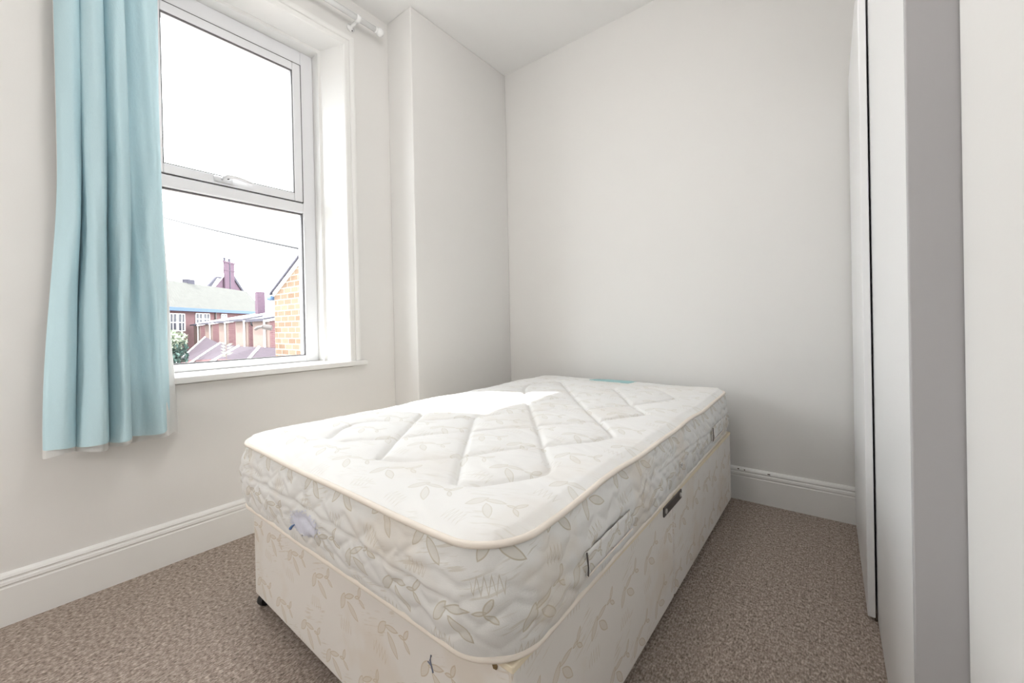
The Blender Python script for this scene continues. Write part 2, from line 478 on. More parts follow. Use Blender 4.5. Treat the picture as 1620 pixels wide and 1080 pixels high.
# architrave, stepped section (offset from opening edge, thickness off wall)
AR = [(0, 0), (0, 0.012), (0.006, 0.016), (0.030, 0.016), (0.033, 0.012), (0.037, 0.018), (0.052, 0.022), (0.062, 0.022), (0.066, 0.016), (0.066, 0)]
bm = bmesh.new(); rows = []
for a, t_ in AR:
    rows.append([bm.verts.new(p) for p in ((t_, OY1 + a, OZ0), (t_, OY1 + a, OZ1 + a), (t_, OY0 - a, OZ1 + a), (t_, OY0 - a, OZ0))])
for i in range(len(rows)):
    A, B = rows[i], rows[(i+1) % len(rows)]
    for k in range(3): bm.faces.new((A[k], A[k+1], B[k+1], B[k]))
bm.faces.new([r[0] for r in rows]); bm.faces.new([r[3] for r in rows][::-1])
wpart('architrave', bm, MT['trim'])
bm = boxes(((-0.34, OY0 - 0.0, OZ0 - 0.03), (0.0, OY1 + 0.0, OZ0)), ((0.0, OY0 - 0.105, OZ0 - 0.03), (0.032, OY1 + 0.105, OZ0)))
wpart('window_board', bm, MT['trim'], bevel=0.006)
FX0, FX1 = -0.30, -0.22
FY1 = 1.756; FY0 = mir(FY1); FZ0, FZ1 = OZ0, 2.647
GY1 = 1.684; GY0 = mir(GY1)
TZ0, TZ1 = 1.682, 1.742
bm = boxes(((FX0, FY0, FZ0), (FX1, GY0, FZ1)), ((FX0, GY1, FZ0), (FX1, FY1, FZ1)),
           ((FX0, GY0, 2.565), (FX1, GY1, FZ1)), ((FX0, GY0, FZ0), (FX1, GY1, 0.832)))
wpart('window_frame', bm, MT['upvc'], bevel=0.004)
wpart('transom', boxes(((FX0, GY0, TZ0), (FX1 + 0.004, GY1, TZ1))), MT['upvc'], bevel=0.008, segs=3)
# glazing bead and gasket of the lower light
def ring(bm, x0, x1, y0, y1, z0, z1, w):
    box(bm, (x0, y0, z0), (x1, y0 + w, z1)); box(bm, (x0, y1 - w, z0), (x1, y1, z1))
    box(bm, (x0, y0 + w, z0), (x1, y1 - w, z0 + w)); box(bm, (x0, y0 + w, z1 - w), (x1, y1 - w, z1))
    return bm
wpart('gasket', ring(bmesh.new(), FX1 - 0.030, FX1 - 0.012, GY0 + 0.001, GY1 - 0.001, 0.833, TZ0 - 0.001, 0.005), MT['gasket'])
wpart('window_pane', boxes(((-0.262, GY0 + 0.002, 0.834), (-0.256, GY1 - 0.002, TZ0 - 0.002))), MT['glass'], uv=False)
# top opening sash
sash = wpart('sash', ring(bmesh.new(), -0.285, -0.212, GY0 + 0.004, GY1 - 0.004, TZ1 + 0.004, 2.561, 0.046), MT['upvc'], bevel=0.005, segs=3)
def spart(name, bm, mat, **k):
    o = ob(name, bm, mat, None, **k); o.parent = sash; return o
S0, S1, SZ0, SZ1 = GY0 + 0.05, GY1 - 0.05, TZ1 + 0.05, 2.515
spart('gasket', ring(bmesh.new(), -0.228, -0.216, S0, S1, SZ0, SZ1, 0.004), MT['gasket'])
spart('window_pane', boxes(((-0.262, S0, SZ0), (-0.256, S1, SZ1))), MT['glass'], uv=False)
bm = ring(bmesh.new(), -0.219, -0.2145, GY0 + 0.0005, GY1 - 0.0005, TZ1 + 0.0005, 2.5645, 0.0035)
spart('gasket', bm, MT['gasket'])
# handle on the sash bottom rail
hz = TZ1 + 0.030
bm = boxes(((-0.212, 1.235, hz - 0.014), (-0.200, 1.315, hz + 0.012)))
tube(bm, [(-0.200, 1.275, hz), (-0.178, 1.275, hz)], 0.012, 12)
tube(bm, [(-0.180, 1.268, hz), (-0.172, 1.285, hz + 0.010), (-0.170, 1.32, hz + 0.014), (-0.172, 1.36, hz + 0.010), (-0.176, 1.40, hz + 0.004)],
     [0.012, 0.012, 0.009, 0.008, 0.006], 10)
hnd = spart('handle', bm, MT['upvc'], smooth=True)
bm = lathe(bmesh.new(), [(0.006, 0), (0.006, 0.004), (0.004, 0.005)], (-0.172, 1.285, hz), (1, 0, 0), 12)
spart('handle_button', bm, MT['gasket'])

# ------------------------------------------------------------------ curtain rail and curtain
RX, RZ = 0.085, 2.815
rail = tag(empty('curtain_rail', (0, 2.05, RZ)), 'white metal curtain pole with ball end high above the window', 'curtain rail')
def under(root, name, bm, mat, **k):
    o = ob(name, bm, mat, None, **k); o.parent = root
    o.matrix_parent_inverse = root.matrix_basis.inverted(); return o
under(rail, 'pole', tube(bmesh.new(), [(RX, 0.60, RZ), (RX, 2.005, RZ)], 0.0155, 14), MT['rail'], smooth=True)
for yy, sgn in ((1.998, 1), (0.60, -1)):
    under(rail, 'finial', lathe(bmesh.new(), [(0.017, 0), (0.019, 0.004), (0.019, 0.010), (0.016, 0.013), (0.020, 0.017), (0.0245, 0.027),
          (0.0255, 0.036), (0.023, 0.046), (0.015, 0.054), (0.003, 0.058)], (RX, yy, RZ), (0, sgn, 0), 18), MT['rail'], smooth=True)
for yy in (1.885, 0.72):
    bm = lathe(bmesh.new(), [(0.024, 0), (0.024, 0.006), (0.014, 0.010), (0.010, 0.022), (0.010, 0.070), (0.015, 0.074)], (0, yy, RZ - 0.018), (1, 0, 0.12), 14)
    lathe(bm, [(0.016, 0), (0.021, 0.002), (0.021, 0.022), (0.016, 0.024)], (RX, yy - 0.012, RZ), (0, 1, 0), 14)
    br_ = under(rail, 'bracket', bm, MT['rail'], smooth=True)
    bm = lathe(bmesh.new(), [(0.004, 0), (0.004, 0.004)], (0.020, yy, RZ - 0.040), (0, 0, -1), 8)
    under(rail, 'screw', bm, MT['darkmetal'])

# curtain cross-sections: (y, x) control points from left edge to right edge, at the top, middle and hem
cur = tag(empty('curtain', (0.09, 0.84, RZ)), 'duck egg blue pleated curtain hanging at the left of the window', 'curtain')
def crosssec(y_edges, depth, valley):
    return y_edges, depth, valley
K_top = [(0.690, 0.060), (0.702, 0.100), (0.730, 0.112), (0.748, 0.085), (0.742, 0.040), (0.750, 0.098), (0.775, 0.128), (0.800, 0.118),
         (0.811, 0.070), (0.806, 0.028), (0.812, 0.085), (0.838, 0.125), (0.860, 0.118), (0.868, 0.088), (0.866, 0.062), (0.885, 0.076),
         (0.910, 0.092), (0.938, 0.104), (0.960, 0.092), (0.972, 0.064), (0.968, 0.040)]
K_mid = [(0.680, 0.055), (0.692, 0.105), (0.722, 0.128), (0.742, 0.098), (0.736, 0.040), (0.743, 0.108), (0.770, 0.150), (0.797, 0.138),
         (0.811, 0.075), (0.805, 0.028), (0.812, 0.095), (0.838, 0.142), (0.860, 0.136), (0.870, 0.098), (0.868, 0.062), (0.886, 0.084),
         (0.912, 0.106), (0.938, 0.118), (0.962, 0.102), (0.974, 0.068), (0.970, 0.040)]
K_bot = [(0.632, 0.075), (0.640, 0.118), (0.670, 0.152), (0.702, 0.118), (0.712, 0.045), (0.712, 0.108), (0.745, 0.170), (0.775, 0.160),
         (0.796, 0.080), (0.790, 0.030), (0.797, 0.105), (0.822, 0.160), (0.846, 0.150), (0.858, 0.104), (0.856, 0.062), (0.880, 0.090),
         (0.912, 0.120), (0.940, 0.136), (0.962, 0.112), (0.978, 0.078), (0.984, 0.052)]
def catmull(K, n):
    K = np.array(K); m = len(K); t = np.linspace(0, m - 1 - 1e-6, n); i = t.astype(int); f = (t - i)[:, None]
    g = lambda q: K[np.clip(q, 0, m - 1)]
    a, b, c, d = g(i - 1), g(i), g(i + 1), g(i + 2)
    return 0.5 * (2*b + (c - a)*f + (2*a - 5*b + 4*c - d)*f*f + (3*b - a - 3*c + d)*f**3)
def curtain_mesh(name, mat, ztop, zbot_fn, nu=260, nv=110, dx=0.0, parent=cur, shrink=1.0, thick=0.003, yr=0.0):
    T, Mi, B = catmull(K_top, nu), catmull(K_mid, nu), catmull(K_bot, nu)
    rnd = np.random.RandomState(3)
    P = np.zeros((nv, nu, 3)); UVv = np.zeros((nv, nu, 2))
    arc = np.concatenate([[0], np.cumsum(np.hypot(*np.diff(B, axis=0).T))])
    for j in range(nv):
        s = j / (nv - 1)
        if s < 0.55:
            w = s / 0.55; q = T*(1-w) + Mi*w
        else:
            w = (s - 0.55) / 0.45; w = w*w*(3-2*w)*0.6 + w*0.4; q = Mi*(1-w) + B*w
        y, x = q[:, 0].copy(), q[:, 1].copy()
        u = np.linspace(0, 1, nu)
        zb = zbot_fn(u); z = ztop + (zb - ztop) * s
        amp = 0.0025 + 0.004 * s
        x = x + amp*np.sin(37*u + 6*s + 2.2*np.sin(9*s)) + 0.5*amp*np.sin(83*u - 15*s) + 0.0022*np.sin(28*s + 19*u)*s
        y = y + 0.6*amp*np.sin(29*u - 9*s)
        x = 0.03 + (x - 0.03)*shrink + dx; y = y + yr*s**2*u**4
        P[j] = np.stack([x, y, z], 1); UVv[j] = np.stack([arc, z], 1)
    P -= np.array(cur.location)
    o = grid_mesh(name, P, mat, parent, UVv)
    return o
def hem(u): return 0.605 - 0.012*np.sin(u*PI*1.0) - 0.014*(u > 0.0)*(1-u)**3 + 0.004*np.sin(22*u) - 0.018*u**2
curtain_mesh('drape', MT['teal'], 2.80, hem)
lin = curtain_mesh('lining', MT['lining'], 2.70, lambda u: hem(u) - 0.022 - 0.014*np.clip(np.sin(u*19 + 1.0), 0, 1), dx=-0.020, shrink=0.86, yr=0.03, nv=70, thick=0.002)
lin['label'] = 'white lining behind the blue cloth'
bm = bmesh.new()
for k in range(9):
    yy = 0.66 + k*0.037
    lathe(bm, [(0.017, 0), (0.019, 0.002), (0.019, 0.005), (0.017, 0.007)], (RX, yy, RZ), (0, 1, 0), 14)
under(cur, 'header_tape', boxes(((0.045, 0.69, 2.77), (0.055, 0.97, 2.80))), MT['teal'])
for k in range(7):
    under(cur, 'curtain_ring', tube(bmesh.new(), [(RX + 0.019*math.cos(a), 0.70 + k*0.043, RZ - 0.003 + 0.019*math.sin(a)) for a in [2*PI*i/16 for i in range(16)]], 0.003, 6, closed=True), MT['rail'], smooth=True)
bm.free()

# ------------------------------------------------------------------ divan base
BR = -0.012
base = tag(empty('divan_base', (0.600, 1.100, 0)), 'cream leaf-print divan bed base on castors under the mattress', 'bed base')
base.rotation_euler = (0, 0, BR)
BW, BL, BZ0, BZ1 = 1.205, 1.845, 0.042, 0.398
GAP = 0.885
def bpart(name, bm, mat, parent=base, **k):
    o = ob(name, bm, mat, None, **k); o.parent = parent; return o
def rounded_box(bm, a, b, r=0.012, seg=3):
    box(bm, a, b); bmesh.ops.bevel(bm, geom=bm.edges[:], offset=r, segments=seg, affect='EDGES', profile=0.5)
    return bm
for y0, y1 in ((0.0, GAP - 0.0028), (GAP + 0.0028, BL)):
    sec = bpart('base_section', rounded_box(bmesh.new(), (0, y0, BZ0), (BW, y1, BZ1), 0.009), MT['ticking_base'])
    bpart('top_panel', rounded_box(bmesh.new(), (0.018, y0 + (0.018 if y0 == 0 else 0), BZ1 - 0.003), (BW - 0.018, y1 - (0.018 if y0 else 0), BZ1 + 0.002), 0.002, 1), MT['cream'], sec)['label'] = 'plain yellowish cream top panel'
    bx = boxes(((-0.0012, y0 - (0.0012 if y0 == 0 else 0), BZ1 - 0.014), (BW + 0.0012, y1 + (0.0012 if y0 else 0), BZ1 + 0.0008)))
    bpart('top_border', bx, MT['cream'], sec, bevel=0.004, segs=3)['label'] = 'cream border along the top edge'
    for cx in (0.07, BW - 0.07):
        for cy in ((y0 + 0.055, y1 - 0.10) if y0 == 0 else (y0 + 0.10, y1 - 0.07)):
            if y0 == 0 and cy > 0.5 and cx > 0.5: pass
            cst = bpart('castor', lathe(bmesh.new(), [(0.010, -0.013), (0.019, -0.012), (0.0205, -0.006), (0.0205, 0.006), (0.019, 0.012), (0.010, 0.013)], (cx if cx > 0.5 else cx - 0.045, cy - 0.035 if cy < 0.1 else cy, 0.0207), (1, 0.35, 0), 16), MT['blackplastic'], smooth=False)
            bpart('castor_stem', tube(bmesh.new(), [((cx if cx > 0.5 else cx - 0.045) + 0.016, cy - 0.02 if cy < 0.1 else cy + 0.015, 0.024), ((cx if cx > 0.5 else cx - 0.045) + 0.016, cy - 0.02 if cy < 0.1 else cy + 0.015, 0.046)], 0.006, 8), MT['darkmetal'], cst)
# linking bar across the split
bar = bpart('linking_bar', rounded_box(bmesh.new(), (BW, GAP - 0.105, 0.357), (BW + 0.005, GAP + 0.085, 0.389), 0.0015, 1), MT['darkmetal'])
bar['label'] = 'dark metal bar joining the two base halves'
for yy in (GAP - 0.088, GAP + 0.068):
    bpart('screw', lathe(bmesh.new(), [(0.0085, 0), (0.0085, 0.002), (0.004, 0.004)], (BW + 0.005, yy, 0.373), (1, 0, 0), 12), MT['steel'], bar)
# worn tuft at the near right corner, small pen mark on the foot end
bm = bmesh.new(); rr = random.Random(4)
for k in range(9):
    c = Vector((BW - 0.052 + rr.uniform(-0.014, 0.014), 0.003 + rr.uniform(-0.004, 0.006), BZ1 - 0.009 + rr.uniform(-0.010, 0.006)))
    r_ = rr.uniform(0.005, 0.009)
    m_ = bmesh.ops.create_icosphere(bm, subdivisions=1, radius=r_)
    for v in m_['verts']: v.co = v.co * (1 + rr.uniform(-0.2, 0.3)) + c
bpart('torn_corner', bm, MT['brownburr'])['label'] = 'brown torn patch at the corner'
bm = bmesh.new()
tube(bm, [(0.985, -0.0012, 0.310), (0.981, -0.0012, 0.298), (0.986, -0.0012, 0.286), (0.990, -0.0012, 0.276)], 0.0016, 5)
tube(bm, [(0.974, -0.0012, 0.292), (0.986, -0.0012, 0.288)], 0.0013, 5)
bpart('ink_mark', bm, MT['inkdark'])

# ------------------------------------------------------------------ mattress
mat_ = tag(empty('mattress', (0.625, 1.045, 0.4005)), 'white quilted mattress with faded leaf print lying on the divan', 'mattress')
MW, ML, MR = 1.19, 1.915, 0.115
MZ = 0.4005; MH = 0.212
QL = [
 [(0.942,1.214),(0.888,1.267),(0.855,1.316),(0.834,1.369),(0.841,1.415),(0.907,1.472),(0.988,1.524)],
 [(0.963,1.561),(1.249,1.199)],
 [(1.017,1.223),(1.124,1.336),(1.199,1.443),(1.281,1.532),(1.331,1.613),(1.418,1.709),(1.434,1.741),(1.57,1.896)],
 [(1.254,1.196),(1.323,1.224),(1.376,1.267),(1.441,1.324),(1.475,1.391),(1.517,1.468),(1.573,1.535),(1.615,1.587),(1.671,1.675),(1.690,1.755)],
 [(1.139,1.701),(1.284,1.521),(1.443,1.326),(1.552,1.2)],
 [(1.552,1.2),(1.582,1.203),(1.615,1.221),(1.657,1.283),(1.686,1.339),(1.692,1.381),(1.684,1.403)],
 [(1.038,2.193),(1.172,2.014),(1.318,1.842),(1.508,1.616),(1.6,1.499),(1.684,1.403)],
 [(1.69,1.755),(1.684,1.78),(1.637,1.833),(1.576,1.9),(1.5,1.98),(1.37,2.139),(1.217,2.323),(0.965,2.647)],
 [(0.965,2.647),(0.915,2.675),(0.870,2.640),(0.843,2.547),(0.851,2.439),(0.969,2.26),(1.108,2.098)],
 [(1.678,2.113),(1.588,2.197),(1.458,2.409),(1.332,2.582)],
 [(1.678,2.113),(1.625,2.003),(1.576,1.9)],
 [(1.666,2.537),(1.591,2.635),(1.513,2.726),(1.447,2.687),(1.411,2.594)],
 [(1.666,2.537),(1.625,2.365),(1.577,2.269),(1.55,2.188)],
 [(1.27,1.892),(1.343,1.982),(1.441,2.074),(1.543,2.199)],
 [(1.157,2.039),(1.213,2.201),(1.305,2.336),(1.401,2.426)],
 [(0.988,1.524),(1.06,1.60),(1.139,1.701)], [(1.139,1.701),(1.21,1.80),(1.27,1.892)],
 [(0.963,1.561),(0.86,1.70),(0.80,1.80)], [(0.80,1.80),(0.84,1.93),(0.95,2.06),(1.038,2.193)]]
def sm(P, it=2):
    for _ in range(it):
        if len(P) < 3: break
        Q = [P[0]]
        for a, b in zip(P, P[1:]):
            Q += [(0.75*a[0]+0.25*b[0], 0.75*a[1]+0.25*b[1]), (0.25*a[0]+0.75*b[0], 0.25*a[1]+0.75*b[1])]
        P = Q + [P[-1]]
    return P
def qdist(X, Y):
    D = np.full(X.shape, 9.0)
    for L in QL:
        L = sm(L)
        for (ax, ay), (bx, by) in zip(L, L[1:]):
            dx, dy = bx - ax, by - ay; l2 = dx*dx + dy*dy + 1e-12
            t = np.clip(((X - ax)*dx + (Y - ay)*dy)/l2, 0, 1)
            D = np.minimum(D, np.hypot(X - ax - t*dx, Y - ay - t*dy))
    return D
def round_map(U, V):
    """unit grid (0..1) to the rounded rectangle MW x ML"""
    x = U*MW; y = V*ML
    sx = np.where(x < MR, -1, np.where(x > MW - MR, 1, 0)); sy = np.where(y < MR, -1, np.where(y > ML - MR, 1, 0))
    s = np.where(sx < 0, (MR - x)/MR, np.where(sx > 0, (x - MW + MR)/MR, 0)); t = np.where(sy < 0, (MR - y)/MR, np.where(sy > 0, (y - ML + MR)/MR, 0))
    c = (sx != 0) & (sy != 0)
    s2 = np.where(c, s*np.sqrt(1 - t*t/2), s); t2 = np.where(c, t*np.sqrt(1 - s*s/2), t)
    x = np.where(sx < 0, MR - s2*MR, np.where(sx > 0, MW - MR + s2*MR, x)); y = np.where(sy < 0, MR - t2*MR, np.where(sy > 0, ML - MR + t2*MR, y))
    return x, y
def rim_wave(x, y):
    return 0.0035*np.sin(5.2*x + 3.1*y + 0.5) + 0.0030*np.sin(9.3*y - 2.0*x) + 0.002*np.sin(17*y + 11*x)
def gauss(d, w): return np.exp(-(d/w)**2)
NX, NY = 200, 320
def eased(n):
    return np.linspace(0, 1, n)
U, V = np.meshgrid(eased(NX), eased(NY))
X, Y = round_map(U, V)
ed = np.minimum(np.minimum(U*MW, (1-U)*MW), np.minimum(V*ML, (1-V)*ML))
wx, wy = X + 0.625, Y + 1.045
D = qdist(wx, wy)
dome = 0.020*(1 - np.exp(-ed/0.11))
puff = 0.010*(1 - np.exp(-(D/0.045)**1.0))
Z = MH + rim_wave(X, Y)*np.exp(-ed/0.2) + dome + puff*np.clip(ed/0.03, 0, 1) - 0.0085*gauss(D, 0.0075)*np.clip(ed/0.03, 0, 1)
Z += 0.0012*np.sin(21*X + 5*np.sin(9*Y)) * np.sin(17*Y + 3*np.sin(13*X)) + 0.0008*np.sin(61*X + 9*np.sin(23*Y))*np.sin(47*Y)
P = np.stack([X, Y, Z], 2)
body = grid_mesh('quilted_top', P, MT['ticking_top'], mat_, np.stack([X, Y], 2))
# border loop samples
def loop_pts(n):
    per = 2*(MW + ML) - 8*MR + 2*PI*MR; out = []
    segs = [((MR, 0), (MW - MR, 0)), None, ((MW, MR), (MW, ML - MR)), None, ((MW - MR, ML), (MR, ML)), None, ((0, ML - MR), (0, MR)), None]
    cen = [(MW - MR, MR, -PI/2), (MW - MR, ML - MR, 0), (MR, ML - MR, PI/2), (MR, MR, PI)]
    lens = []
    for k, s in enumerate(segs): lens.append(PI*MR/2 if s is None else math.hypot(s[1][0]-s[0][0], s[1][1]-s[0][1]))
    tot = sum(lens)
    for i in range(n):
        d = tot*i/n; k = 0
        while d > lens[k]: d -= lens[k]; k += 1
        if segs[k] is None:
            cx, cy, a0 = cen[k//2]; a = a0 + d/MR
            out.append((cx + MR*math.cos(a), cy + MR*math.sin(a), math.cos(a), math.sin(a)))
        else:
            (ax, ay), (bx, by) = segs[k]; f = d/lens[k]
            nx, ny = [(0, -1), (1, 0), (0, 1), (-1, 0)][k//2]
            out.append((ax + (bx-ax)*f, ay + (by-ay)*f, nx, ny))
    return np.array(out), tot
NL = 1240
LP, PER = loop_pts(NL)
NV = 46
s = np.linspace(0, 1, NV)[:, None]; per = (np.arange(NL)/NL*PER)[None, :]
ztop = MH + rim_wave(LP[:, 0], LP[:, 1])
zz = s*(ztop[None, :] - 0.006) + 0.003*(1 - s)
hgt = s*MH
bulge = 0.020*np.sin(PI*np.clip(s, 0, 1))**0.6
# stitched zigzag rows of the border
def tri(a): return 2*np.abs(a - np.floor(a + 0.5))
dd = np.full((NV, NL), 9.0)
for k, z0 in enumerate((0.045, 0.098, 0.150, 0.195)):
    q = per/0.105 + 0.37*k + 0.12*np.sin(per*3.1 + k)
    zl = z0 + 0.020*(tri(q) - 0.5)*2*np.where(np.sin(per*7 + k*2) > -0.3, 1, 0.35)
    dd = np.minimum(dd, np.abs(hgt - zl))
for k in range(2):
    q = (per + (1 - 2*k)*hgt*1.3)/0.21
    on = np.sin(per*9 + k*2.1 + hgt*25) > 0.35
    dd = np.minimum(dd, np.where(on, np.abs(q - np.round(q))*0.21*0.6, 9.0))
quilt = 0.0065*(1 - np.exp(-dd/0.013)) + 0.0018*np.sin(per*52 + 40*hgt) * np.sin(hgt*95 + 6*np.sin(per*11)) + 0.0016*np.sin(per*23 - 31*hgt)
quilt += -0.006*gauss(hgt - 0.118 - 0.012*np.sin(per*4.3), 0.007) * (np.sin(per*2.7 + 1) > -0.5)
off = (bulge + quilt*np.sin(PI*s)**0.35) - 0.004
P = np.stack([LP[None, :, 0] + LP[None, :, 2]*off, LP[None, :, 1] + LP[None, :, 3]*off, zz + 0*per], 2)
uvv = np.stack([np.broadcast_to(np.arange(NL + 1)/NL*PER, (NV, NL + 1)), np.broadcast_to(s*MH, (NV, NL + 1))], 2)
side = grid_mesh('border', P, MT['ticking_side'], mat_, uvv, closed_u=True)
bm = bmesh.new()
vs_ = [bm.verts.new((x, y, 0.003)) for x, y, _, _ in LP[::4]]
bm.faces.new(vs_[::-1])
bpart('underside', bm, MT['ticking_side'], mat_)
bpart('piping', tube(bmesh.new(), [(x + nx*0.001, y + ny*0.001, MH + rim_wave(x, y) - 0.002) for x, y, nx, ny in LP[::3]], 0.0068, 8, closed=True), MT['piping'], mat_, smooth=True)
bpart('piping', tube(bmesh.new(), [(x + nx*0.002, y + ny*0.002, 0.0085 + 0.0015*math.sin(9*x + 7*y)) for x, y, nx, ny in LP[::3]], 0.0068, 8, closed=True), MT['piping'], mat_, smooth=True)
# handles on the long side
for y0, y1, z0, z1, lb in ((0.252, 0.500, 0.062, 0.110, 'fabric handle near the foot end'), (1.425, 1.655, 0.062, 0.118, 'fabric handle near the head end')):
    n = 26; ys = np.linspace(y0, y1, n); zs = np.linspace(z0, z1, 8)
    G = np.zeros((8, n, 3)); Gu = np.zeros((8, n, 2))
    for j in range(8):
        for i in range(n):
            e = math.sin(PI*i/(n-1))**0.35
            G[j, i] = (MW + 0.021 + 0.006*e + 0.001*math.sin(j*2 + i), ys[i], zs[j] + 0.004*math.sin(PI*i/(n-1)))
            Gu[j, i] = (ys[i]*1.4, zs[j])
    hh = grid_mesh('handle', G, MT['ticking_side'], mat_, Gu); hh['label'] = lb
    md = hh.modifiers.new('cloth_thickness', 'SOLIDIFY'); md.thickness = 0.003
    edge = tube(bmesh.new(), [(MW + 0.026, y0 + 0.004, z0 - 0.001), (MW + 0.028, y0 + 0.002, z0 + 0.02), (MW + 0.026, y0, z1 + 0.003)], 0.0018, 6)
    bpart('handle_end_line', edge, MT['darkmetal'], hh)  # dark line along the handle's near end
    bpart('handle_hem', tube(bmesh.new(), [(MW + 0.0255 + 0.0035*math.sin(PI*i/12), y0 + (y1-y0)*i/12, z0 - 0.001 + 0.004*math.sin(PI*i/12)) for i in range(13)], 0.0017, 6), MT['piping'], hh, smooth=True)
# brass air vent
bm = tube(bmesh.new(), [(MW + 0.026 + 0.0, 0.945 + 0.0075*math.cos(a), 0.098 + 0.0075*math.sin(a)*1.15) for a in [2*PI*i/14 for i in range(14)]], 0.0022, 6, closed=True)
av = bpart('air_vent', bm, MT['steel'], mat_, smooth=True)
bpart('vent_hole', lathe(bmesh.new(), [(0.0065, 0), (0.0065, 0.003)], (MW + 0.0235, 0.945, 0.098), (1, 0, 0), 14), MT['gasket'], av)
# blue pen and its smear on the foot end
smear_n = 18
G = np.zeros((10, smear_n, 3))
bm = bmesh.new()
# ink clip
i0 = int((0.440 - MR)/PER*NL); q0 = [Vector(P[j, i0 + d]) + Vector((0, -0.002, 0)) for j, d in ((9, 0), (12, 4), (15, 9))]
tube(bm, q0, [0.0042, 0.0032, 0.0012], 8)
bs = bmesh.new(); gv = {}
def smv(j, i):
    if (j, i) not in gv: gv[(j, i)] = bs.verts.new(Vector(P[j, i]) + Vector((0, -0.0012, 0)))
    return gv[(j, i)]
for j in range(9, 27):
    for i in range(i0 - 2, i0 + 42):
        e_ = ((i - i0 - 18 - 0.5*(j - 17))/17)**2 + ((j - 18)/7.5)**2
        if e_ + 0.35*math.sin(i*2.1 + j)*math.sin(j*1.7 - i*0.6) < 0.85: bs.faces.new((smv(j, i), smv(j, i+1), smv(j+1, i+1), smv(j+1, i)))
bpart('ink_smear', bs, MT['inkpale'], mat_, smooth=True)['label'] = 'pale violet ink smear'
bpart('ink_blot', bm, MT['ink'], mat_)['label'] = 'small bright blue blot on the border'
# teal label patch sewn on the head end of the top
def topz(x, y):
    i = np.clip(int(round(x/MW*(NX-1))), 0, NX-1); j = np.clip(int(round(y/ML*(NY-1))), 0, NY-1)
    return Z[j, i]
n, m = 28, 16
G = np.zeros((m, n, 3)); Gu = np.zeros((m, n, 2))
for j in range(m):
    for i in range(n):
        a = i/(n-1); b = j/(m-1)
        x = 0.455 + 0.262*a + 0.0*b; y = 1.715 + 0.165*b
        if b > 0.5: x += (0.03*(b-0.5))*(1 - 2*a)
        x += 0.018*(abs(b-0.45)*2)**2*(1-a)*(a < 0.12)
        G[j, i] = (x, y, topz(x, y) + 0.0022); Gu[j, i] = (x, y)
lab = grid_mesh('label', G, MT['tealsatin'], mat_, Gu); lab['label'] = 'faded teal satin label patch'
md = lab.modifiers.new('cloth_thickness', 'SOLIDIFY'); md.thickness = 0.0012

# ------------------------------------------------------------------ added fill globe above the frame, shaped as a pendant to brighten the room
LX, LY, LZ = 1.45, 1.20, 2.60
pl = tag(empty('added_pendant_fill', (LX, LY, H)), 'added unseen fill globe hung from the ceiling above the bed', 'fill light')
under(pl, 'ceiling_rose', lathe(bmesh.new(), [(0.05, 0), (0.05, 0.012), (0.03, 0.028), (0.008, 0.034)], (LX, LY, H), (0, 0, -1), 18), MT['rail'], smooth=True)
under(pl, 'flex', tube(bmesh.new(), [(LX, LY, H - 0.03), (LX, LY, LZ + 0.15)], 0.004, 8), MT['rail'])
bm = bmesh.new(); bmesh.ops.create_uvsphere(bm, u_segments=32, v_segments=16, radius=0.16)
for v in bm.verts: v.co += Vector((LX, LY, LZ))
tl = NT('added_fill_globe')
tl.b.inputs['Emission Color'].default_value = (1.0, 0.975, 0.945, 1); tl.b.inputs['Emission Strength'].default_value = 22.0
under(pl, 'globe', bm, tl.m, smooth=True)

# added fill globe on a stem behind the camera, brightens the low fronts
FX, FY, FZ = 0.62, -0.50, 1.05
fl = tag(empty('added_floor_fill', (FX, FY, 0)), 'added unseen fill globe on a white stem by the near wall', 'fill light')
under(fl, 'base', lathe(bmesh.new(), [(0.13, 0.001), (0.13, 0.012), (0.02, 0.022), (0.012, 0.03)], (FX, FY, 0), (0, 0, 1), 24), MT['rail'], smooth=True)
under(fl, 'stem', tube(bmesh.new(), [(FX, FY, 0.02), (FX, FY, FZ - 0.155)], 0.010, 10), MT['rail'])
bm = bmesh.new(); bmesh.ops.create_uvsphere(bm, u_segments=32, v_segments=16, radius=0.16)
for v in bm.verts: v.co += Vector((FX, FY, FZ))
tf = NT('added_fill_globe_low')
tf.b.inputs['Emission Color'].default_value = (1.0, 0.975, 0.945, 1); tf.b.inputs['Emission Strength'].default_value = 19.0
under(fl, 'globe', bm, tf.m, smooth=True)

# ------------------------------------------------------------------ wardrobe
wd = tag(empty('wardrobe', (2.36, AY, 0)), 'white wardrobe with overlapping sliding doors along the right wall', 'wardrobe')
WTOP = 2.115
under(wd, 'end_panel', boxes(((2.360, AY + 0.003, 0.0), (2.98, AY + 0.02, WTOP))), MT['wardrobe_end_shade'], bevel=0.002)['label'] = 'end panel with its shade put into the grey colour'
under(wd, 'top_panel', boxes(((2.382, AY + 0.02, WTOP - 0.02), (2.98, YB - 0.004, WTOP))), MT['wardrobe'])
under(wd, 'back_panel', boxes(((2.965, AY + 0.02, 0.0), (2.98, YB - 0.004, WTOP - 0.02))), MT['wardrobe'])
under(wd, 'plinth', boxes(((2.415, AY + 0.02, 0.0), (2.432, YB - 0.03, 0.05))), MT['wardrobe'])
under(wd, 'door', boxes(((2.360, AY + 0.0205, 0.003), (2.380, 2.42, WTOP))), MT['wardrobe'], bevel=0.002)
under(wd, 'door', boxes(((2.335, 2.288, 0.014), (2.3545, YB - 0.024, WTOP))), MT['wardrobe'], bevel=0.002)
under(wd, 'interior_panel', boxes(((2.384, 2.40, 0.05), (2.96, 2.418, WTOP - 0.02))), MT['gasket'])

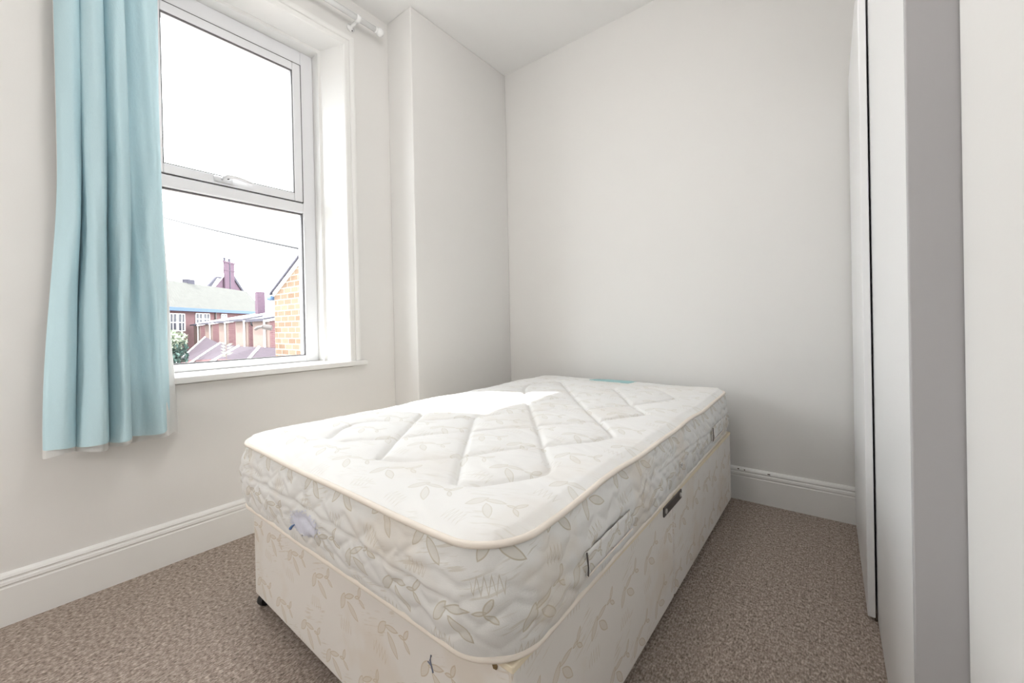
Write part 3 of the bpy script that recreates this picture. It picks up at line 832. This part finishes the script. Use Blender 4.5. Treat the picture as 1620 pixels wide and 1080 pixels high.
# ------------------------------------------------------------------ outside
struct(ob('ground', boxes(((-160, -80, -2.9), (-0.4, 110, -2.6))), MT['ground']))
def xpart(root, name, bm, mat, **k):
    return under(root, name, bm, mat, **k)
# near brick house with sloping verge, just right of the window
bh = tag(empty('brick_house', (-2.6, 2.84, -2.6)), 'sandy orange brick house wall with sloping dark verge close outside the window', 'house')
bm = bmesh.new()
prism(bm, [(-3.60, 2.84, -2.6), (-1.2, 2.84, -2.6), (-1.2, 2.84, 2.60), (-3.60, 2.84, 1.46)], (0, 2.6, 0))
xpart(bh, 'wall', bm, MT['brick_yellow'])
bm = bmesh.new()
prism(bm, [(-3.66, 2.80, 1.445), (-1.1, 2.80, 2.660), (-1.1, 2.80, 2.685), (-3.66, 2.80, 1.470)], (0, 2.8, 0))
xpart(bh, 'roof_verge', bm, MT['slate_dark'])
bm = bmesh.new(); prism(bm, [(-3.60, 2.82, 1.42), (-1.1, 2.82, 2.605), (-1.1, 2.82, 2.655), (-3.60, 2.82, 1.47)], (0, 0.03, 0))
xpart(bh, 'verge_mortar', bm, MT['white_paint_ext'])
bm = boxes(((-3.76, 2.80, 1.375), (-3.61, 5.4, 1.435)))
xpart(bh, 'gutter', bm, MT['blue_paint_ext'], bevel=0.02)
bm = tube(bmesh.new(), [(-3.66, 2.72, 1.02), (-3.78, 2.70, 1.01), (-3.86, 2.70, 0.99)], 0.02, 8)
tube(bm, [(-3.66, 2.72, 1.02), (-3.60, 2.80, 1.0)], 0.035, 8)
xpart(bh, 'pipe_bracket', bm, MT['darkmetal'])

# long brick school behind
sd = Vector((-0.69, 0.72, 0)).normalized(); sn = Vector((sd.y, -sd.x, 0))      # along the front, out of the front
S0_ = Vector((-51.98, 11.38, 0))
def sp(s, z, out=0.0): p = S0_ + sd*s + sn*out; return (p.x, p.y, z)
sch = tag(empty('school_building', sp(6, -2.6)), 'long red brick building with pale tiled roof and blue gutter across the yards', 'building')
bm = bmesh.new(); prism(bm, [sp(-8, -2.6), sp(19, -2.6), sp(19, 3.3), sp(-8, 3.3)], tuple(-sn*9))
xpart(sch, 'wall', bm, MT['brick_red'])
bm = bmesh.new(); v = [bm.verts.new(p) for p in (sp(-8.5, 3.30, 0.5), sp(19.6, 3.30, 0.5), sp(24.0, 7.0, -4.5), sp(-8.5, 7.0, -4.5), sp(-8.5, 3.30, -9.3), sp(19.6, 3.30, -9.3))]
for f in ((0, 1, 2, 3), (3, 2, 5, 4), (1, 5, 2), (0, 3, 4), (0, 4, 5, 1)): bm.faces.new([v[i] for i in f])
xpart(sch, 'roof', bm, MT['slate_pale'])
bm = bmesh.new(); prism(bm, [sp(-8.5, 3.05, 0.45), sp(19.5, 3.05, 0.45), sp(19.5, 3.42, 0.45), sp(-8.5, 3.42, 0.45)], tuple(sn*0.22))
xpart(sch, 'gutter', bm, MT['blue_paint_ext'])
for s0, s1, z0, z1 in ((0.4, 2.7, 0.85, 2.80), (4.45, 6.95, 1.55, 2.92), (9.2, 10.4, 2.2, 2.95), (-3.4, -1.2, 0.85, 2.80)):
    bm = bmesh.new()
    def bar_(a, b, c, d, o=0.10):
        prism(bm, [sp(a, c, 0.0), sp(b, c, 0.0), sp(b, d, 0.0), sp(a, d, 0.0)], tuple(sn*o))
    w = 0.09; mid = (s0 + s1)/2
    bar_(s0, s0 + w, z0, z1); bar_(s1 - w, s1, z0, z1); bar_(s0, s1, z0, z0 + w); bar_(s0, s1, z1 - w, z1)
    bar_(mid - 0.15, mid + 0.15, z0, z1); bar_(s0, s1, (z0 + z1)/2 - 0.045, (z0 + z1)/2 + 0.045)
    for q in ((s0 + mid - 0.15)/2, (s1 + mid + 0.15)/2): bar_(q - 0.03, q + 0.03, z0, z1)
    f_ = xpart(sch, 'window', bm, MT['white_paint_ext'])
    bm = bmesh.new(); prism(bm, [sp(s0, z0, 0.0), sp(s1, z0, 0.0), sp(s1, z1, 0.0), sp(s0, z1, 0.0)], tuple(sn*0.03))
    g_ = ob('pane', bm, MT['ext_pane']); g_.parent = f_; g_.matrix_parent_inverse = sch.matrix_basis.inverted() @ sch.matrix_basis
for s_ in (8.05,):
    xpart(sch, 'downpipe', tube(bmesh.new(), [sp(s_, 3.1, 0.12), sp(s_, -2.6, 0.12)], 0.09, 8), MT['darkmetal'])
bm = bmesh.new(); prism(bm, [sp(10.2, 6.5, -4.4), sp(11.5, 6.5, -4.4), sp(11.5, 7.5, -4.4), sp(10.2, 7.5, -4.4)], tuple(-sn*0.7))
xpart(sch, 'roof_vent', bm, MT['slate_dark'])

# gabled house with tall chimney behind the school
G0 = Vector((-81.0, 25.08, 0))
def gp(s, z, out=0.0): p = G0 + sd*s*1.24 + sn*out; return (p.x, p.y, 1 + (z - 1)*1.24)
gh = tag(empty('gabled_house', gp(1, -1.9)), 'plum brick gabled house with tall twin-pot chimney behind the long roof', 'house')
bm = bmesh.new()
prism(bm, [gp(-4.0, -1.9), gp(6.2, -1.9), gp(6.2, 5.2), gp(2.3, 8.45), gp(0.0, 8.30), gp(-4.0, 5.0)], tuple(-sn*7))
xpart(gh, 'gable_wall', bm, MT['brick_plum'])
bm = bmesh.new(); prism(bm, [gp(-0.05, 5.5, 0.35), gp(2.25, 5.5, 0.35), gp(2.25, 10.5, 0.35), gp(-0.05, 10.5, 0.35)], tuple(-sn*0.25))
prism(bm, [gp(-0.15, 9.3, 0.40), gp(2.35, 9.3, 0.40), gp(2.35, 9.45, 0.40), gp(-0.15, 9.45, 0.40)], tuple(-sn*0.30))
prism(bm, [gp(-0.20, 10.4, 0.42), gp(2.40, 10.4, 0.42), gp(2.40, 10.62, 0.42), gp(-0.20, 10.62, 0.42)], tuple(-sn*0.32))
ch_ = xpart(gh, 'chimney', bm, MT['brick_plum'])
for s_ in (0.5, 1.65):
    q = gp(s_, 10.6, -0.1)
    o = xpart(gh, 'chimney_pot', lathe(bmesh.new(), [(0.20, 0), (0.16, 0.45), (0.20, 0.5), (0.18, 0.72)], q, (0, 0, 1), 10), MT['slate_dark'])
bm = bmesh.new(); prism(bm, [gp(1.02, 5.5, 0.42), gp(1.16, 5.5, 0.42), gp(1.16, 10.4, 0.42), gp(1.02, 10.4, 0.42)], tuple(-sn*0.1))
xpart(gh, 'flue_joint', bm, MT['slate_dark'])
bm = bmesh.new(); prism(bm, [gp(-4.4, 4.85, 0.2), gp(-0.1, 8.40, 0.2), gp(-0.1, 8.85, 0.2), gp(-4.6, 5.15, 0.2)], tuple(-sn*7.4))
xpart(gh, 'roof', bm, MT['white_paint_ext'])['label'] = 'white left roof slope'  # left slope white, right slope dark slate
bm = bmesh.new(); prism(bm, [gp(2.2, 8.45, 0.2), gp(6.6, 5.0, 0.2), gp(6.8, 5.25, 0.2), gp(2.4, 8.85, 0.2)], tuple(-sn*7.4))
xpart(gh, 'roof', bm, MT['slate_dark'])
bm = bmesh.new(); prism(bm, [gp(-4.9, 6.0, 0.45), gp(-2.1, 8.15, 0.45), gp(-0.75, 8.25, 0.45), gp(-1.1, 8.0, 0.45), gp(-1.9, 8.0, 0.45), gp(-3.9, 6.0, 0.45)], tuple(-sn*0.3))
xpart(gh, 'rear_roof', bm, MT['slate_dark'])

# row of low terraced backs running away along the yards
units = [(-51.6, 14.2, 0.39, 1.45), (-45.7, 13.7, 0.33, 1.52), (-37.5, 12.56, -0.14, 1.54), (-28.3, 10.92, -0.18, 1.51), (-21.7, 9.70, -0.18, 1.40)]
lean = {0: None, 1: [(-46.0, 13.2, 0.24), (-37.9, 11.95, -0.16), (-37.9, 10.20, -1.42), (-46.0, 11.23, -1.78)],
        2: [(-37.5, 12.0, -0.16), (-28.6, 10.35, -0.16), (-28.6, 9.10, -0.89), (-37.5, 10.26, -1.42)],
        3: [(-28.2, 10.35, -0.16), (-21.9, 9.15, 0.0), (-21.9, 8.60, -0.62), (-28.2, 9.10, -0.89)],
        4: [(-21.5, 9.15, 0.0), (-14.5, 8.4, 0.1), (-14.5, 7.9, -0.4), (-21.5, 8.63, -0.62)]}
names = ['smallest and farthest back of the brick terrace in the row', 'second farthest terrace back beside the pale shrub', 'middle terrace back of the row with plum lean-to roof',
         'terrace back with black bent downpipe and white window', 'nearest terrace back beside the orange brick house']
lnames = {1: 'plum tiled lean-to roof farthest off beside the pale shrub', 2: 'plum tiled lean-to roof in the middle behind the leafy shoot',
          3: 'plum tiled lean-to roof below the black bent downpipe', 4: 'plum tiled lean-to roof nearest the orange brick house'}
for k, (x, y, z0, z1) in enumerate(units):
    th = tag(empty('terrace_house', (x - 1, y + 2, -2.6)), names[k], 'house', 'terrace backs along the yards')
    L = 2.4 if k == 0 else 6.0; wd_ = 2.2
    rise = 1.2*L/6
    bm = bmesh.new()
    prism(bm, [(x - wd_, y, -2.6), (x - wd_, y + L, -2.6), (x - wd_, y + L, z1 + rise), (x - wd_, y, z1)], (wd_, 0, 0))
    xpart(th, 'wall', bm, MT['brick_red'])
    xpart(th, 'end_wall', boxes(((x - wd_, y - 0.06, -2.6), (x, y, z1))), MT['render_cream'])
    bm = bmesh.new()
    prism(bm, [(x - wd_ - 0.3, y - 0.35, z1 - 0.02), (x - wd_ - 0.3, y + L + 0.4, z1 + rise + 0.08), (x - wd_ - 0.3, y + L + 0.4, z1 + rise + 0.22), (x - wd_ - 0.3, y - 0.35, z1 + 0.12)], (wd_ + 0.45, 0, 0))
    xpart(th, 'roof', bm, MT['slate_dark'])
    for dz in (0.0, 0.24):
        bm = bmesh.new()
        prism(bm, [(x + 0.15, y - 0.38, z1 - 0.08 + dz), (x + 0.15, y + L + 0.4, z1 + rise + 0.02 + dz), (x + 0.15, y + L + 0.4, z1 + rise + 0.14 + dz), (x + 0.15, y - 0.38, z1 + 0.04 + dz)], (0.06 + dz*0.2, 0, 0))
        xpart(th, 'verge_board', bm, MT['white_paint_ext'])
    xpart(th, 'downpipe', tube(bmesh.new(), [(x - 0.35, y - 0.14, z1), (x - 0.35, y - 0.14, -2.6)], 0.06, 8), MT['white_paint_ext'])
    if k == 3:
        xpart(th, 'bent_downpipe', tube(bmesh.new(), [(x + 0.18, y + 0.1, z1 + 0.2), (x + 0.18, y + 0.1, z1 - 0.25), (x + 0.12, y + 0.35, z1 - 0.45), (x + 0.12, y + 0.35, -0.3)], 0.055, 8), MT['blackplastic'])
        f_ = xpart(th, 'window', boxes(((x + 0.0, y + 1.0, 0.25), (x + 0.08, y + 1.9, 1.25))), MT['white_paint_ext'])
        xpart(th, 'pane', boxes(((x + 0.08, y + 1.12, 0.37), (x + 0.09, y + 1.78, 1.13))), MT['ext_pane'])
    if k == 2:
        xpart(th, 'chimney', boxes(((x + 5.9, y - 0.05, 1.0), (x + 6.4, y + 0.45, 3.72))), MT['brick_plum'])
    if lean[k]:
        q = lean[k]; n_ = (Vector(q[1]) - Vector(q[0])).cross(Vector(q[3]) - Vector(q[0])).normalized()
        if n_.z < 0: n_ = -n_
        bm = bmesh.new(); prism(bm, q, tuple(-n_*0.25))
        lt = tag(empty('lean_to_shed', (q[3][0], q[3][1], -2.6)), lnames[k], 'shed', 'plum roofed lean-tos in the yards')
        xpart(lt, 'roof', bm, MT['slate_plum'])
        a_, b_ = Vector(q[0]), Vector(q[3])
        bm = tube(bmesh.new(), [a_ + n_*0.05, b_ + (b_ - a_)*0.4 + n_*0.05], 0.085, 6)
        xpart(lt, 'verge', bm, MT['white_paint_ext'])
        bm = bmesh.new(); prism(bm, [q[3], q[2], (q[2][0], q[2][1], -2.6), (q[3][0], q[3][1], -2.6)], (0, 0.3, 0))
        xpart(lt, 'wall', bm, MT['brick_red'])

# pale shrub in front of the school, small leafy shoot nearer
def foliage(n, c, rad, size, seed):
    rr = random.Random(seed); bm = bmesh.new()
    for _ in range(n):
        d = Vector((rr.gauss(0, 1), rr.gauss(0, 1), rr.gauss(0, 1))).normalized()*(rr.random()**0.4)
        lump = 1 + 0.25*math.sin(5*d.x + 3)*math.sin(6*d.y + 1)
        p = Vector(c) + Vector((d.x*rad[0], d.y*rad[1], d.z*rad[2]))*lump
        a = Vector((rr.gauss(0, 1), rr.gauss(0, 1), rr.gauss(0, 1))).normalized(); b = a.orthogonal().normalized()
        s_ = size*rr.uniform(0.6, 1.3)
        bm.faces.new([bm.verts.new(p + q) for q in (a*s_, b*s_*0.45, -a*s_, -b*s_*0.45)])
    return bm
sh = tag(empty('shrub', (-36.2, 8.6, -2.6)), 'pale green bushy shrub beside the curtain edge below the brick building', 'shrub')
xpart(sh, 'foliage', foliage(1500, (-36.6, 8.35, -0.75), (1.1, 1.25, 1.45), 0.16, 2), MT['leaf'])['kind'] = 'stuff'
xpart(sh, 'blossom', foliage(700, (-36.4, 8.45, 0.25), (0.95, 1.05, 0.75), 0.15, 5), MT['leaf_pale'])['kind'] = 'stuff'
xpart(sh, 'stem', tube(bmesh.new(), [(-36.6, 8.4, -2.6), (-36.5, 8.4, -0.6)], 0.08, 7), MT['bark'])
sg = tag(empty('leafy_shoot', (-21.3, 7.5, -2.6)), 'thin pale leafy shoot standing before the plum lean-to roofs', 'plant')
bm = bmesh.new()
for k in range(9):
    zc = -0.35 + 0.075*k; dr = 1 if k % 2 else -1
    p = Vector((-21.25, 7.52, zc))
    t_ = Vector((0.1, 0.26*dr, 0.10)); w_ = Vector((0.02, 0.0, 0.06))
    bm.faces.new([bm.verts.new(p + q) for q in (Vector((0, 0, 0)), t_*0.5 + w_, t_, t_*0.5 - w_)])
xpart(sg, 'leaves', bm, MT['leaf_pale'])
xpart(sg, 'stem', tube(bmesh.new(), [(-21.25, 7.52, -2.6), (-21.25, 7.52, 0.28)], 0.012, 6), MT['bark'])
# overhead cable
pts = []
A, B = Vector((-13.0, 3.365, 4.34)), Vector((-3.2, 3.14, 2.03))
for i in range(17):
    t_ = i/16; p = A.lerp(B, t_); p.z -= 0.03*4*t_*(1 - t_); pts.append(p)
up_ = tag(empty('utility_pole', (-13.1, 3.365, -2.6)), 'dark wooden utility pole carrying the cable, behind the curtain', 'pole')
xpart(up_, 'post', tube(bmesh.new(), [(-13.1, 3.365, -2.6), (-13.1, 3.365, 4.6)], 0.09, 10), MT['bark'])
xpart(bh, 'cable_bracket', tube(bmesh.new(), [(-3.2, 3.14, 1.6), (-3.2, 3.14, 2.04)], 0.012, 8), MT['darkmetal'])
tag(ob('overhead_cable', tube(bmesh.new(), pts, 0.027, 6), MT['cable']), 'thin black overhead cable crossing the white sky outside', 'cable')
